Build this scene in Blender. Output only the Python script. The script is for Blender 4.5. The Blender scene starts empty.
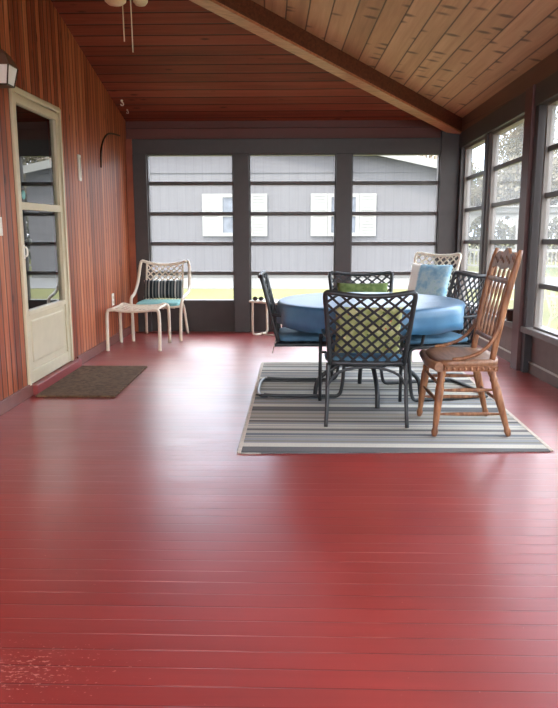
import bpy, math, random
from mathutils import Vector, Matrix, Quaternion
random.seed(7)
PI = math.pi
sc = bpy.context.scene
COL = sc.collection
V = Vector

# ------------------------------------------------------------------ camera
H = 1.25
cam = bpy.data.cameras.new('camera'); co = bpy.data.objects.new('camera', cam); COL.objects.link(co)
cam.sensor_fit = 'VERTICAL'; cam.sensor_height = 36.0; cam.lens = 36.0 * 705 / 708
xd = V((0.999647781, -0.003696532, 0.026280206)); yd = V((0.026520643, 0.175873736, -0.984055428)); zd = V((-0.000984406, 0.984405793, 0.175909824))
M = Matrix((xd, yd, zd)).to_4x4()
M.translation = V((0, 0, H))
co.matrix_world = M
cam.clip_start = 0.05; cam.clip_end = 300
sc.camera = co

# ------------------------------------------------------------------ colours and materials
def s2l(c):
    return tuple((x/12.92 if x <= .04045 else ((x+.055)/1.055)**2.4) for x in [v/255 for v in c])
def rgb(*c): return (*s2l(c), 1)

class NT:
    def __init__(s, name):
        s.m = bpy.data.materials.new(name); s.m.use_nodes = True
        s.t = s.m.node_tree; s.t.nodes.clear()
        s.out = s.n('ShaderNodeOutputMaterial')
    def n(s, typ, **kw):
        nd = s.t.nodes.new(typ)
        for k, v in kw.items():
            if k.startswith('i_'):
                nd.inputs[k[2:].replace('_', ' ')].default_value = v
            else: setattr(nd, k, v)
        return nd
    def l(s, a, b): s.t.links.new(a, b)
    def val(s, sock, v):
        if hasattr(v, 'is_output') or isinstance(v, bpy.types.NodeSocket): s.l(v, sock)
        else: sock.default_value = v
    def math(s, op, a, b=None, c=None, clamp=False):
        nd = s.n('ShaderNodeMath', operation=op); nd.use_clamp = clamp
        s.val(nd.inputs[0], a)
        if b is not None: s.val(nd.inputs[1], b)
        if c is not None: s.val(nd.inputs[2], c)
        return nd.outputs[0]
    def mix(s, f, a, b, mode='MIX'):
        nd = s.n('ShaderNodeMix', data_type='RGBA', blend_type=mode)
        s.val(nd.inputs[0], f); s.val(nd.inputs[6], a); s.val(nd.inputs[7], b)
        return nd.outputs[2]
    def xyz(s, kind='Object'):
        tc = s.n('ShaderNodeTexCoord'); sp = s.n('ShaderNodeSeparateXYZ'); s.l(tc.outputs[kind], sp.inputs[0])
        return sp.outputs
    def comb(s, x, y, z):
        nd = s.n('ShaderNodeCombineXYZ')
        for i, v in enumerate((x, y, z)): s.val(nd.inputs[i], v)
        return nd.outputs[0]
    def noise(s, vec=None, scale=5, detail=2, rough=.5):
        nd = s.n('ShaderNodeTexNoise'); nd.inputs['Scale'].default_value = scale
        nd.inputs['Detail'].default_value = detail; nd.inputs['Roughness'].default_value = rough
        if vec is not None: s.l(vec, nd.inputs['Vector'])
        return nd.outputs['Fac']
    def white(s, w):
        nd = s.n('ShaderNodeTexWhiteNoise', noise_dimensions='1D'); s.l(w, nd.inputs['W']); return nd.outputs['Value']
    def ramp(s, fac, stops, interp='LINEAR'):
        nd = s.n('ShaderNodeValToRGB'); cr = nd.color_ramp; cr.interpolation = interp
        while len(cr.elements) > 1: cr.elements.remove(cr.elements[-1])
        cr.elements[0].position = stops[0][0]; cr.elements[0].color = stops[0][1]
        for p, c in stops[1:]:
            e = cr.elements.new(p); e.color = c
        s.val(nd.inputs[0], fac); return nd.outputs[0]
    def rampf(s, fac, a, b):
        nd = s.n('ShaderNodeMapRange'); nd.clamp = True
        s.val(nd.inputs[0], fac); nd.inputs[1].default_value = a; nd.inputs[2].default_value = b
        return nd.outputs[0]
    def bsdf(s, color, rough=.5, spec=.5, metal=0, bump=None, bstr=.3, bdist=.01, coat=0, coat_r=.1, sheen=0):
        p = s.n('ShaderNodeBsdfPrincipled')
        s.val(p.inputs['Base Color'], color); s.val(p.inputs['Roughness'], rough)
        p.inputs['Specular IOR Level'].default_value = spec; p.inputs['Metallic'].default_value = metal
        p.inputs['Coat Weight'].default_value = coat; p.inputs['Coat Roughness'].default_value = coat_r
        p.inputs['Sheen Weight'].default_value = sheen
        if bump is not None:
            b = s.n('ShaderNodeBump'); b.inputs['Strength'].default_value = bstr; b.inputs['Distance'].default_value = bdist
            s.l(bump, b.inputs['Height']); s.l(b.outputs[0], p.inputs['Normal'])
        s.l(p.outputs[0], s.out.inputs[0]); return s.m

def simple(name, c, rough=.5, spec=.5, metal=0, var=.08, nscale=12, coat=0):
    t = NT(name); tc = t.n('ShaderNodeTexCoord')
    nz = t.noise(tc.outputs['Object'], nscale, 3)
    k = t.rampf(nz, .3, .7)
    a = tuple(min(1, x*(1-var)) for x in c[:3]) + (1,); b = tuple(min(1, x*(1+var)) for x in c[:3]) + (1,)
    return t.bsdf(t.mix(k, a, b), rough, spec, metal, coat=coat)

def planks(name, across, along, width, cols, groove, grooveW=.07, rough=.4, knots=.0, knotc=None, contrast=.5, skew=0, streak=1.0, spec=.5, coat=0.0, grain=60, kx=9.0, ky=3.6):
    """boards: across/along are axis indices of object space"""
    t = NT(name); o = t.xyz()
    ac = o[across]
    if skew: ac = t.math('ADD', ac, t.math('MULTIPLY', o[along], skew))
    w = t.math('DIVIDE', ac, width); idx = t.math('FLOOR', w); fr = t.math('FRACT', w)
    r1 = t.white(idx); r2 = t.white(t.math('ADD', idx, 77.3))
    lo = t.math('ADD', o[along], t.math('MULTIPLY', r2, 13.0))
    # grain stretched along the board
    vec = t.comb(t.math('MULTIPLY', ac, grain), t.math('MULTIPLY', lo, 2.2), t.math('MULTIPLY', r1, 40.))
    g1 = t.noise(vec, 1, 4, .6)
    vec2 = t.comb(t.math('MULTIPLY', ac, grain*.3), t.math('MULTIPLY', lo, .9), t.math('MULTIPLY', r1, 20.))
    g2 = t.noise(vec2, 1, 2, .5)
    f = t.math('ADD', t.math('MULTIPLY', r1, contrast), t.math('MULTIPLY', t.math('ADD', t.math('MULTIPLY', g1, .6*streak), t.math('MULTIPLY', g2, .7*streak)), 1.0))
    f = t.rampf(f, .35*streak, contrast + .95*streak)
    c = t.ramp(f, [(i/(len(cols)-1), x) for i, x in enumerate(cols)])
    if knots:
        vk = t.comb(t.math('MULTIPLY', ac, kx), t.math('MULTIPLY', lo, ky), r1)
        vo = t.n('ShaderNodeTexVoronoi'); vo.inputs['Scale'].default_value = 1.0; t.l(vk, vo.inputs['Vector'])
        kn = t.rampf(vo.outputs['Distance'], knots, knots*.45)
        gate = t.math('GREATER_THAN', t.n('ShaderNodeSeparateColor').outputs[0], .5)
        sepc = gate.node.inputs[0].links[0].from_node; t.l(vo.outputs['Color'], sepc.inputs[0])
        c = t.mix(t.math('MULTIPLY', t.math('MULTIPLY', kn, gate), .75), c, knotc)
    e = t.math('MINIMUM', fr, t.math('SUBTRACT', 1.0, fr))
    gm = t.rampf(e, grooveW, grooveW*.3)
    c = t.mix(t.math('MULTIPLY', gm, .85), c, groove)
    hgt = t.math('SUBTRACT', t.math('MULTIPLY', g1, .15), gm)
    return t.bsdf(c, rough, spec, bump=hgt, bstr=.5, bdist=.006, coat=coat)

m_floor_cols = dict(a=rgb(128, 42, 42), b=rgb(152, 50, 47))
def floor_mat():
    t = NT('red_painted_boards'); o = t.xyz()
    W = .0835
    w = t.math('DIVIDE', o[1], W); idx = t.math('FLOOR', w); fr = t.math('FRACT', w)
    r = t.white(idx); r2 = t.white(t.math('ADD', idx, 31.7))
    big = t.noise(t.comb(o[0], o[1], 0), .8, 3, .55)
    g = t.noise(t.comb(t.math('MULTIPLY', o[0], 1.5), t.math('MULTIPLY', o[1], 40), r), 1, 3)
    c = t.mix(t.rampf(t.math('ADD', t.math('MULTIPLY', big, .7), t.math('ADD', t.math('MULTIPLY', r, .12), t.math('MULTIPLY', g, .2))), .3, .75), rgb(128, 42, 39), rgb(166, 58, 52))
    # worn pale seams
    e = t.math('MINIMUM', fr, t.math('SUBTRACT', 1.0, fr))
    seam = t.rampf(e, .045, .012)
    wear = t.noise(t.comb(t.math('MULTIPLY', o[0], 1.1), t.math('MULTIPLY', idx, 3.71), 4.0), 1, 4, .65)
    wear = t.math('MULTIPLY', t.rampf(wear, .48, .6), t.math('GREATER_THAN', r2, .3))
    c = t.mix(t.math('MULTIPLY', seam, .6), c, rgb(70, 20, 20))
    c = t.mix(t.math('MULTIPLY', t.math('MULTIPLY', seam, wear), .68), c, rgb(226, 150, 140))
    # chips of bare paint and scuffs
    ch = t.noise(t.comb(t.math('MULTIPLY', o[0], 55), t.math('MULTIPLY', o[1], 95), 0), 1, 3, .6)
    reg = t.noise(t.comb(o[0], o[1], 9.0), 1.7, 2)
    dx = t.math('ADD', o[0], .95); dy = t.math('SUBTRACT', o[1], 1.82)
    spot = t.math('SQRT', t.math('ADD', t.math('MULTIPLY', t.math('MULTIPLY', dx, dx), .5), t.math('MULTIPLY', t.math('MULTIPLY', dy, dy), 6.0)))
    spot = t.math('MULTIPLY', t.rampf(spot, .5, .1), .14)
    th = t.math('ADD', t.math('ADD', t.math('MULTIPLY', reg, .17), ch), spot)
    chips = t.rampf(th, .80, .84)
    c = t.mix(t.math('MULTIPLY', chips, .55), c, rgb(225, 160, 145))
    scr = t.noise(t.comb(t.math('MULTIPLY', o[0], 5), t.math('MULTIPLY', o[1], 90), 3.), 1, 2, .7)
    c = t.mix(t.math('MULTIPLY', t.rampf(scr, .72, .8), .3), c, rgb(215, 140, 130))
    ro = t.math('ADD', .27, t.math('MULTIPLY', t.noise(t.comb(o[0], t.math('MULTIPLY', o[1], 3), 1.), 2.5, 3), .2))
    hgt = t.math('SUBTRACT', t.math('ADD', t.math('MULTIPLY', g, .22), t.math('MULTIPLY', r, .35)), seam)
    return t.bsdf(c, ro, .7, bump=hgt, bstr=.3, bdist=.003, coat=.42, coat_r=.3)

def pane_mat(name, haze=.04, gloss=.05, tint=(1, 1, 1, 1)):
    t = NT(name)
    tr = t.n('ShaderNodeBsdfTransparent'); tr.inputs[0].default_value = tint
    df = t.n('ShaderNodeBsdfTranslucent'); df.inputs[0].default_value = (.95, .95, .93, 1)
    gl = t.n('ShaderNodeBsdfGlossy'); gl.inputs['Roughness'].default_value = .0
    o = t.xyz()
    # fine mesh of the insect screen, and faint smears on the vinyl
    sm = t.noise(t.comb(t.math('MULTIPLY', o[0], 6), t.math('MULTIPLY', o[1], 6), t.math('MULTIPLY', o[2], 1.4)), 1, 3)
    h = t.math('MULTIPLY', t.math('ADD', .7, t.math('MULTIPLY', sm, .6)), haze)
    m1 = t.n('ShaderNodeMixShader'); t.l(h, m1.inputs[0]); t.l(tr.outputs[0], m1.inputs[1]); t.l(df.outputs[0], m1.inputs[2])
    lw = t.n('ShaderNodeFresnel'); lw.inputs[0].default_value = 1.35
    m2 = t.n('ShaderNodeMixShader'); t.l(t.math('MULTIPLY', t.math('SUBTRACT', lw.outputs[0], .06, clamp=True), .35), m2.inputs[0]); t.l(m1.outputs[0], m2.inputs[1]); t.l(gl.outputs[0], m2.inputs[2])
    t.l(m2.outputs[0], t.out.inputs[0]); return t.m

def door_glass():
    t = NT('storm_door_glass')
    tr = t.n('ShaderNodeBsdfTransparent'); tr.inputs[0].default_value = (.55, .62, .58, 1)
    gl = t.n('ShaderNodeBsdfGlossy'); gl.inputs['Roughness'].default_value = .0
    lw = t.n('ShaderNodeFresnel'); lw.inputs[0].default_value = 2.3
    m2 = t.n('ShaderNodeMixShader'); t.l(t.math('MULTIPLY', lw.outputs[0], 1.6, clamp=True), m2.inputs[0]); t.l(tr.outputs[0], m2.inputs[1]); t.l(gl.outputs[0], m2.inputs[2])
    t.l(m2.outputs[0], t.out.inputs[0]); return t.m

def rug_mat():
    t = NT('striped_flatweave'); o = t.xyz()
    pal = [(118, 117, 116), (174, 172, 163), (142, 141, 140), (206, 202, 190), (98, 98, 100), (182, 174, 158), (126, 132, 138), (216, 211, 198), (152, 147, 138), (160, 163, 164), (196, 191, 179)]
    random.seed(11); st = []; p = 0
    while p < 1 and len(st) < 31:
        st.append((p, rgb(*random.choice(pal)))); p += random.uniform(.016, .05)
    f = t.math('FRACT', t.math('DIVIDE', t.math('ADD', o[1], 5), .93))
    c = t.ramp(f, st, 'CONSTANT')
    wv = t.noise(t.comb(t.math('MULTIPLY', o[0], 160), t.math('MULTIPLY', o[1], 160), 0), 1, 2)
    c = t.mix(t.math('MULTIPLY', t.rampf(wv, .35, .65), .22), c, rgb(60, 58, 56))
    return t.bsdf(c, .95, .1, bump=wv, bstr=.4, bdist=.003)

def cloth_mat(name, c1, c2, rough=.8, scale=25, spec=.3, sheen=0):
    t = NT(name); tc = t.n('ShaderNodeTexCoord')
    n1 = t.noise(tc.outputs['Object'], scale, 3); n2 = t.noise(tc.outputs['Object'], 400, 1)
    c = t.mix(t.rampf(n1, .35, .65), c1, c2)
    return t.bsdf(c, rough, spec, bump=n2, bstr=.25, bdist=.002, sheen=sheen)

def floral_mat(name, base1, base2, spots, scale=14):
    t = NT(name); tc = t.n('ShaderNodeTexCoord')
    c = t.mix(t.rampf(t.noise(tc.outputs['Object'], 18, 3), .4, .6), base1, base2)
    for k, (col, sz, seed) in enumerate(spots):
        mp = t.n('ShaderNodeMapping'); mp.inputs['Location'].default_value = (seed, seed*1.7, seed*.3); t.l(tc.outputs['Object'], mp.inputs[0])
        vo = t.n('ShaderNodeTexVoronoi'); vo.inputs['Scale'].default_value = scale*(1+.3*k); t.l(mp.outputs[0], vo.inputs['Vector'])
        nz = t.noise(tc.outputs['Object'], 60, 2)
        d = t.math('ADD', vo.outputs['Distance'], t.math('MULTIPLY', nz, .25))
        c = t.mix(t.math('MULTIPLY', t.rampf(d, sz+.06, sz), .9), c, col)
    return t.bsdf(c, .9, .2)

def stripe_pillow():
    t = NT('dark_striped_fabric'); o = t.xyz()
    st = [(0, rgb(30, 40, 46)), (.16, rgb(140, 142, 140)), (.22, rgb(34, 46, 52)), (.34, rgb(96, 104, 104)), (.44, rgb(40, 50, 56)), (.53, rgb(190, 188, 180)), (.62, rgb(48, 62, 68)), (.70, rgb(120, 126, 124)), (.80, rgb(40, 50, 56)), (.90, rgb(150, 152, 148))]
    f = t.math('FRACT', t.math('DIVIDE', t.math('ADD', o[0], 3), .19))
    return t.bsdf(t.ramp(f, st, 'CONSTANT'), .9, .2)

def blue_pillow():
    t = NT('pale_blue_printed_fabric'); o = t.xyz(); tc = t.n('ShaderNodeTexCoord')
    n = t.noise(tc.outputs['Object'], 9, 4, .65)
    c = t.ramp(n, [(.3, rgb(116, 164, 196)), (.45, rgb(150, 190, 210)), (.58, rgb(184, 210, 216)), (.7, rgb(150, 194, 194))])
    edge = t.rampf(t.math('ADD', o[0], t.math('MULTIPLY', n, .05)), .135, .12)
    c = t.mix(edge, rgb(236, 234, 226), c)
    return t.bsdf(c, .85, .2)

def siding_mat(name, c1, line):
    t = NT(name); o = t.xyz()
    f = t.math('FRACT', t.math('DIVIDE', o[0], .3)); e = t.math('MINIMUM', f, t.math('SUBTRACT', 1., f))
    g = t.rampf(e, .06, .02)
    n = t.noise(t.comb(t.math('MULTIPLY', o[0], 14), o[1], t.math('MULTIPLY', o[2], .8)), 1, 3)
    dark = tuple(x*.86 for x in c1[:3]) + (1,)
    c = t.mix(t.rampf(n, .3, .7), dark, c1)
    c = t.mix(t.math('MULTIPLY', g, .35), c, line)
    return t.bsdf(c, .8, .2)

def grass_mat():
    t = NT('mown_grass'); tc = t.n('ShaderNodeTexCoord')
    n = t.noise(tc.outputs['Object'], .35, 4, .6); n2 = t.noise(tc.outputs['Object'], 12, 3)
    f = t.math('ADD', t.math('MULTIPLY', n, .7), t.math('MULTIPLY', n2, .3))
    c = t.ramp(f, [(.3, rgb(56, 58, 28)), (.5, rgb(70, 69, 36)), (.7, rgb(82, 79, 46))])
    return t.bsdf(c, 1.0, .1)

def leaf_mat(name, a, b):
    t = NT(name)
    oi = t.n('ShaderNodeTexCoord'); n = t.noise(oi.outputs['Object'], 2.2, 3)
    c = t.mix(t.rampf(n, .35, .65), a, b)
    p = t.n('ShaderNodeBsdfDiffuse'); t.l(c, p.inputs[0]); q = t.n('ShaderNodeBsdfTranslucent'); t.l(c, q.inputs[0])
    mx = t.n('ShaderNodeMixShader'); mx.inputs[0].default_value = .35; t.l(p.outputs[0], mx.inputs[1]); t.l(q.outputs[0], mx.inputs[2])
    t.l(mx.outputs[0], t.out.inputs[0]); return t.m

def turned_oak(name, a, b, c_, axis=2):
    t = NT(name); o = t.xyz()
    s = [14, 14, 14]; s[axis] = 2.5
    n = t.noise(t.comb(*[t.math('MULTIPLY', o[i], s[i]*3) for i in range(3)]), 1, 4, .6)
    c = t.ramp(n, [(.3, a), (.5, b), (.7, c_)])
    return t.bsdf(c, .38, .5, bump=n, bstr=.1, bdist=.002)

MT = {}
MT['floor'] = floor_mat()
MT['wall'] = planks('red_stained_wall_boards', 1, 2, .088, [rgb(78, 30, 16), rgb(134, 60, 31), rgb(182, 102, 64), rgb(222, 154, 108)], rgb(30, 9, 6), .13, .42, knots=.18, knotc=rgb(54, 20, 12), contrast=.5, streak=1.0, grain=75)
MT['ceilL'] = planks('red_brown_ceiling_boards', 1, 0, .18, [rgb(88, 38, 26), rgb(128, 60, 42), rgb(156, 84, 62)], rgb(26, 8, 5), .075, .62, knots=.2, knotc=rgb(52, 20, 12), contrast=.4, streak=.9, grain=40, spec=.25)
MT['ceilR'] = planks('knotty_pine_ceiling_boards', 0, 1, .178, [rgb(146, 104, 74), rgb(188, 144, 106), rgb(218, 178, 138)], rgb(56, 34, 22), .05, .55, knots=.34, knotc=rgb(60, 34, 22), contrast=.4, skew=.0455, streak=.8, grain=40, kx=4.5, ky=9.0)
MT['fascia'] = planks('red_brown_fascia', 2, 0, .6, [rgb(84, 38, 30), rgb(106, 52, 42)], rgb(60, 26, 20), .01, .5, grain=30)
MT['fasciaR'] = planks('red_brown_fascia_right', 2, 1, .6, [rgb(94, 60, 46), rgb(118, 82, 64)], rgb(60, 26, 20), .01, .5, grain=30)
MT['beam'] = turned_oak('dark_beam_wood', rgb(74, 36, 24), rgb(96, 50, 32), rgb(112, 62, 42), 0)
MT['beam2'] = turned_oak('light_beam_trim', rgb(150, 92, 62), rgb(176, 114, 80), rgb(192, 132, 96), 0)
MT['frame'] = simple('dark_brown_frame_paint', rgb(62, 56, 55), .45)
MT['post'] = simple('maroon_brown_post', rgb(88, 52, 48), .45)
MT['rail'] = simple('grey_brown_sash_rail', rgb(76, 71, 69), .45)
MT['kick'] = simple('dark_kick_panel', rgb(58, 50, 48), .6)
MT['panelR'] = simple('taupe_lower_panel', rgb(112, 92, 84), .6)
MT['alu'] = simple('grey_window_frame', rgb(104, 97, 91), .5)
MT['white_line'] = simple('pale_caulk_line', rgb(190, 180, 168), .6)
MT['base'] = simple('red_brown_baseboard', rgb(122, 74, 64), .5)
MT['step'] = simple('red_step_paint', rgb(140, 62, 60), .45)
MT['cream'] = simple('cream_door_paint', rgb(206, 194, 164), .4, var=.03)
MT['white'] = simple('white_plastic', rgb(232, 228, 218), .4, var=.02)
MT['pane'] = pane_mat('milky_window_vinyl')
MT['paneR'] = pane_mat('hazy_screened_vinyl', .085)
MT['dglass'] = door_glass()
MT['innerdoor'] = simple('dark_green_inner_door', rgb(44, 54, 50), .5)
MT['metal'] = simple('brass_grey_metal', rgb(190, 184, 170), .3, metal=.8)
MT['black'] = simple('black_cord', rgb(24, 20, 20), .5)
MT['bronze'] = simple('dark_bronze_metal', rgb(70, 56, 44), .4, metal=.3)
MT['capbrown'] = simple('brown_lamp_cap', rgb(112, 84, 70), .35)
MT['lampglass'] = simple('frosted_lamp_glass', rgb(252, 248, 242), .15)
MT['shade'] = simple('cream_glass_shade', rgb(214, 196, 156), .3)
MT['chair'] = simple('dark_green_black_metal', rgb(44, 48, 50), .38, var=.15)
MT['strap'] = simple('dark_vinyl_strap', rgb(40, 43, 46), .45, var=.15)
MT['chairW'] = simple('white_chair_metal', rgb(222, 212, 192), .4, var=.05)
MT['strapW'] = simple('white_vinyl_strap', rgb(226, 216, 196), .45, var=.05)
MT['blue'] = cloth_mat('steel_blue_cushion', rgb(86, 128, 158), rgb(104, 146, 172), .75, 8)
MT['tcloth'] = cloth_mat('blue_tablecloth_vinyl', rgb(58, 112, 150), rgb(76, 130, 166), .33, 6, spec=.8)
MT['teal'] = cloth_mat('pale_teal_cushion', rgb(130, 190, 190), rgb(150, 206, 204), .8, 8)
MT['floral'] = floral_mat('green_floral_fabric', rgb(160, 168, 104), rgb(200, 202, 146), [(rgb(236, 220, 160), .24, 3.1), (rgb(206, 84, 70), .2, 8.4), (rgb(88, 112, 56), .26, 5.2), (rgb(242, 234, 222), .17, 1.7)])
MT['green'] = floral_mat('leaf_green_fabric', rgb(92, 112, 64), rgb(118, 134, 82), [(rgb(190, 190, 110), .14, 2.2), (rgb(74, 92, 44), .2, 6.6)])
MT['stripep'] = stripe_pillow(); MT['bluep'] = blue_pillow()
MT['oak'] = turned_oak('golden_oak', rgb(98, 60, 40), rgb(138, 92, 60), rgb(172, 124, 86))
MT['oakseat'] = turned_oak('worn_brown_oak_seat', rgb(116, 82, 60), rgb(138, 100, 74), rgb(156, 116, 88), 0)
MT['rug'] = rug_mat(); MT['cream_bind'] = cloth_mat('cream_rug_binding', rgb(196, 184, 170), rgb(216, 204, 190), .9)
MT['mat'] = cloth_mat('brown_coir', rgb(82, 62, 46), rgb(112, 88, 66), 1.0, 30)
MT['pot'] = simple('dark_brown_clay', rgb(62, 36, 28), .6)
MT['siding'] = siding_mat('grey_vertical_siding', rgb(70, 68, 69), rgb(44, 44, 46))
MT['siding2'] = siding_mat('grey_gable_siding', rgb(66, 64, 66), rgb(40, 40, 42))
MT['trimW'] = simple('white_exterior_trim', rgb(98, 97, 92), .5, var=.02)
MT['extglass'] = simple('grey_house_glass', rgb(62, 66, 72), .12, var=.3, nscale=3)
MT['roof'] = simple('grey_roof_shingles', rgb(92, 88, 86), .9)
MT['grass'] = grass_mat()
MT['concrete'] = simple('pale_concrete', rgb(66, 65, 62), .9, nscale=.7)
MT['leafA'] = leaf_mat('olive_foliage', rgb(78, 73, 60), rgb(102, 95, 78))
MT['leafB'] = leaf_mat('green_foliage', rgb(62, 68, 50), rgb(84, 86, 64))
MT['bark'] = simple('grey_bark', rgb(122, 110, 98), .9, var=.3)
MT['hedge'] = leaf_mat('hedge_foliage', rgb(62, 62, 50), rgb(82, 80, 64))

# ------------------------------------------------------------------ mesh builder
class MB:
    def __init__(s): s.v = []; s.f = []; s.smooth = []
    def face(s, pts, sm=False):
        n = len(s.v); s.v += [tuple(p) for p in pts]; s.f.append(tuple(range(n, n+len(pts)))); s.smooth.append(sm)
    def grid(s, rows, closed_u=False, sm=True, cap=False):
        """rows: list of equal-length point rings"""
        n0 = len(s.v); k = len(rows[0])
        for r in rows: s.v += [tuple(p) for p in r]
        for i in range(len(rows)-1):
            for j in range(k if closed_u else k-1):
                a = n0+i*k+j; b = n0+i*k+(j+1) % k
                s.f.append((a, b, b+k, a+k)); s.smooth.append(sm)
        if cap:
            s.f.append(tuple(n0+j for j in reversed(range(k)))); s.smooth.append(False)
            q = n0+(len(rows)-1)*k; s.f.append(tuple(q+j for j in range(k))); s.smooth.append(False)
    def box(s, x0, x1, y0, y1, z0, z1, fn=None, seg=1):
        f = fn or (lambda x, y, z: (x, y, z))
        ys = [y0+(y1-y0)*i/seg for i in range(seg+1)]
        rows = [[f(x0, y, z0), f(x1, y, z0), f(x1, y, z1), f(x0, y, z1)] for y in ys]
        s.grid(rows, True, False, True)
        return s
    def obox(s, c, ax, ay, az):
        """box from centre and three half-axis vectors"""
        c, ax, ay, az = V(c), V(ax), V(ay), V(az)
        rows = [[c-ax-ay+k*az, c+ax-ay+k*az, c+ax+ay+k*az, c-ax+ay+k*az] for k in (-1, 1)]
        s.grid(rows, True, False, True); return s
    def tube(s, pts, r, n=8, closed=False, sy=1.0, up=None):
        pts = [V(p) for p in pts]
        rr = r if isinstance(r, (list, tuple)) else [r]*len(pts)
        L = len(pts); T = []
        for i in range(L):
            a = pts[(i-1) % L] if (closed or i > 0) else pts[i]; b = pts[(i+1) % L] if (closed or i < L-1) else pts[i]
            d = b-a
            T.append(d.normalized() if d.length > 1e-9 else V((0, 0, 1)))
        u = (V(up) if up else (V((0, 0, 1)) if abs(T[0].z) < .9 else V((1, 0, 0))))
        rows = []
        for i in range(L):
            if up: u = V(up)
            u = (u - T[i]*u.dot(T[i])); u = u.normalized() if u.length > 1e-6 else T[i].orthogonal().normalized()
            w = T[i].cross(u)
            rows.append([pts[i] + rr[i]*(w*math.cos(2*PI*k/n) + u*sy*math.sin(2*PI*k/n)) for k in range(n)])
        if closed: rows.append(rows[0])
        s.grid(rows, True, True, not closed); return s
    def lathe(s, prof, axis_o=(0, 0, 0), n=16, ax=(0, 0, 1)):
        """prof: (r, h) pairs along ax from axis_o"""
        ax = V(ax).normalized(); o = V(axis_o); u = ax.orthogonal().normalized(); w = ax.cross(u)
        rows = [[o + ax*h + (u*math.cos(2*PI*k/n) + w*math.sin(2*PI*k/n))*max(r, 1e-4) for k in range(n)] for r, h in prof]
        s.grid(rows, True, True, True); return s
    def build(s, name, mat, parent=None, bevel=0, kind=None, flip=False):
        me = bpy.data.meshes.new(name); me.from_pydata(s.v, [], s.f)
        me.polygons.foreach_set('use_smooth', s.smooth)
        me.materials.append(mat if not isinstance(mat, str) else MT[mat])
        import bmesh
        b = bmesh.new(); b.from_mesh(me); bmesh.ops.remove_doubles(b, verts=b.verts, dist=1e-5); bmesh.ops.recalc_face_normals(b, faces=b.faces); b.to_mesh(me); b.free()
        me.update()
        o = bpy.data.objects.new(name, me); COL.objects.link(o)
        if parent is not None: o.parent = parent
        if bevel:
            md = o.modifiers.new('bevel', 'BEVEL'); md.width = bevel; md.segments = 2; md.limit_method = 'ANGLE'
        if kind: o['kind'] = kind
        return o

def smooth(pts, it=2, closed=False):
    pts = [V(p) for p in pts]
    for _ in range(it):
        q = [] if closed else [pts[0]]
        L = len(pts)
        for i in range(L if closed else L-1):
            a, b = pts[i], pts[(i+1) % L]
            q += [a*.75+b*.25, a*.25+b*.75]
        if not closed: q.append(pts[-1])
        pts = q
    return pts

def thing(name, label, cat, loc=(0, 0, 0), rz=0, group=None):
    o = bpy.data.objects.new(name, None); COL.objects.link(o)
    o.empty_display_size = .1
    o.location = loc; o.rotation_euler = (0, 0, math.radians(rz)); o['label'] = label; o['category'] = cat
    if group: o['group'] = group
    return o
def tag(o, label, cat, group=None):
    o['label'] = label; o['category'] = cat
    if group: o['group'] = group
    return o
def dup(root, loc, rz, label, group=None):
    r = root.copy(); COL.objects.link(r); r.location = loc; r.rotation_euler = (0, 0, math.radians(rz)); r['label'] = label
    for ch in list(root.children):
        c = ch.copy(); COL.objects.link(c); c.parent = r
        for g in list(ch.children):
            d = g.copy(); COL.objects.link(d); d.parent = c
    return r
def S(mb, name, mat, parent=None, bevel=0):
    return mb.build(name, mat, parent, bevel, kind=None if parent else 'structure')

def pillow(mb, w, h, t, fn=None, n=20, p=2.6):
    """soft cushion in local x (w), z (h), thickness along y"""
    fn = fn or (lambda q: q)
    for sgn in (1, -1):
        rows = []
        for i in range(n+1):
            a = -1+2*i/n; row = []
            for j in range(n+1):
                b = -1+2*j/n
                e = max(0, (1-abs(a)**p)*(1-abs(b)**p))
                k = 1-.06*(abs(a*b))**1.0*(1 - max(abs(a), abs(b))*.0)
                pin = 1 - .05*(1-abs(b)**2)*abs(a)**4 
                pin2 = 1 - .05*(1-abs(a)**2)*abs(b)**4
                row.append(fn(V((a*w/2*pin, sgn*t/2*e**.42, b*h/2*pin2))))
            rows.append(row)
        mb.grid(rows, False, True)
    return mb

def slab_cushion(mb, x0, x1, y0, y1, z0, z1, r=.02, crown=.012, n=10):
    """box cushion with rounded edges and a crowned top"""
    cx, cy, hx, hy = (x0+x1)/2, (y0+y1)/2, (x1-x0)/2, (y1-y0)/2; hz = (z1-z0)/2; cz = (z0+z1)/2
    def ring(k, z, inset):
        pts = []
        for i in range(40):
            a = 2*PI*i/40; c, s_ = math.cos(a), math.sin(a); e = .22
            pts.append(V((cx+(hx-inset)*math.copysign(abs(c)**e, c), cy+(hy-inset)*math.copysign(abs(s_)**e, s_), z)))
        return pts
    rows = []
    for a in (-90, -60, -30, 0, 30, 60, 90):
        rr = math.radians(a); rows.append(ring(0, cz+(hz-r)*(1 if a > 0 else -1 if a < 0 else 0)+r*math.sin(rr), r*(1-math.cos(rr))))
    for k in (.7, .35, .05):
        zz = z1 + crown*(1-k*k)
        rows.append([V((cx+(q.x-cx)*k, cy+(q.y-cy)*k, zz)) for q in ring(0, z1, r)])
    mb.grid(rows, True, True, True); return mb

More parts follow.
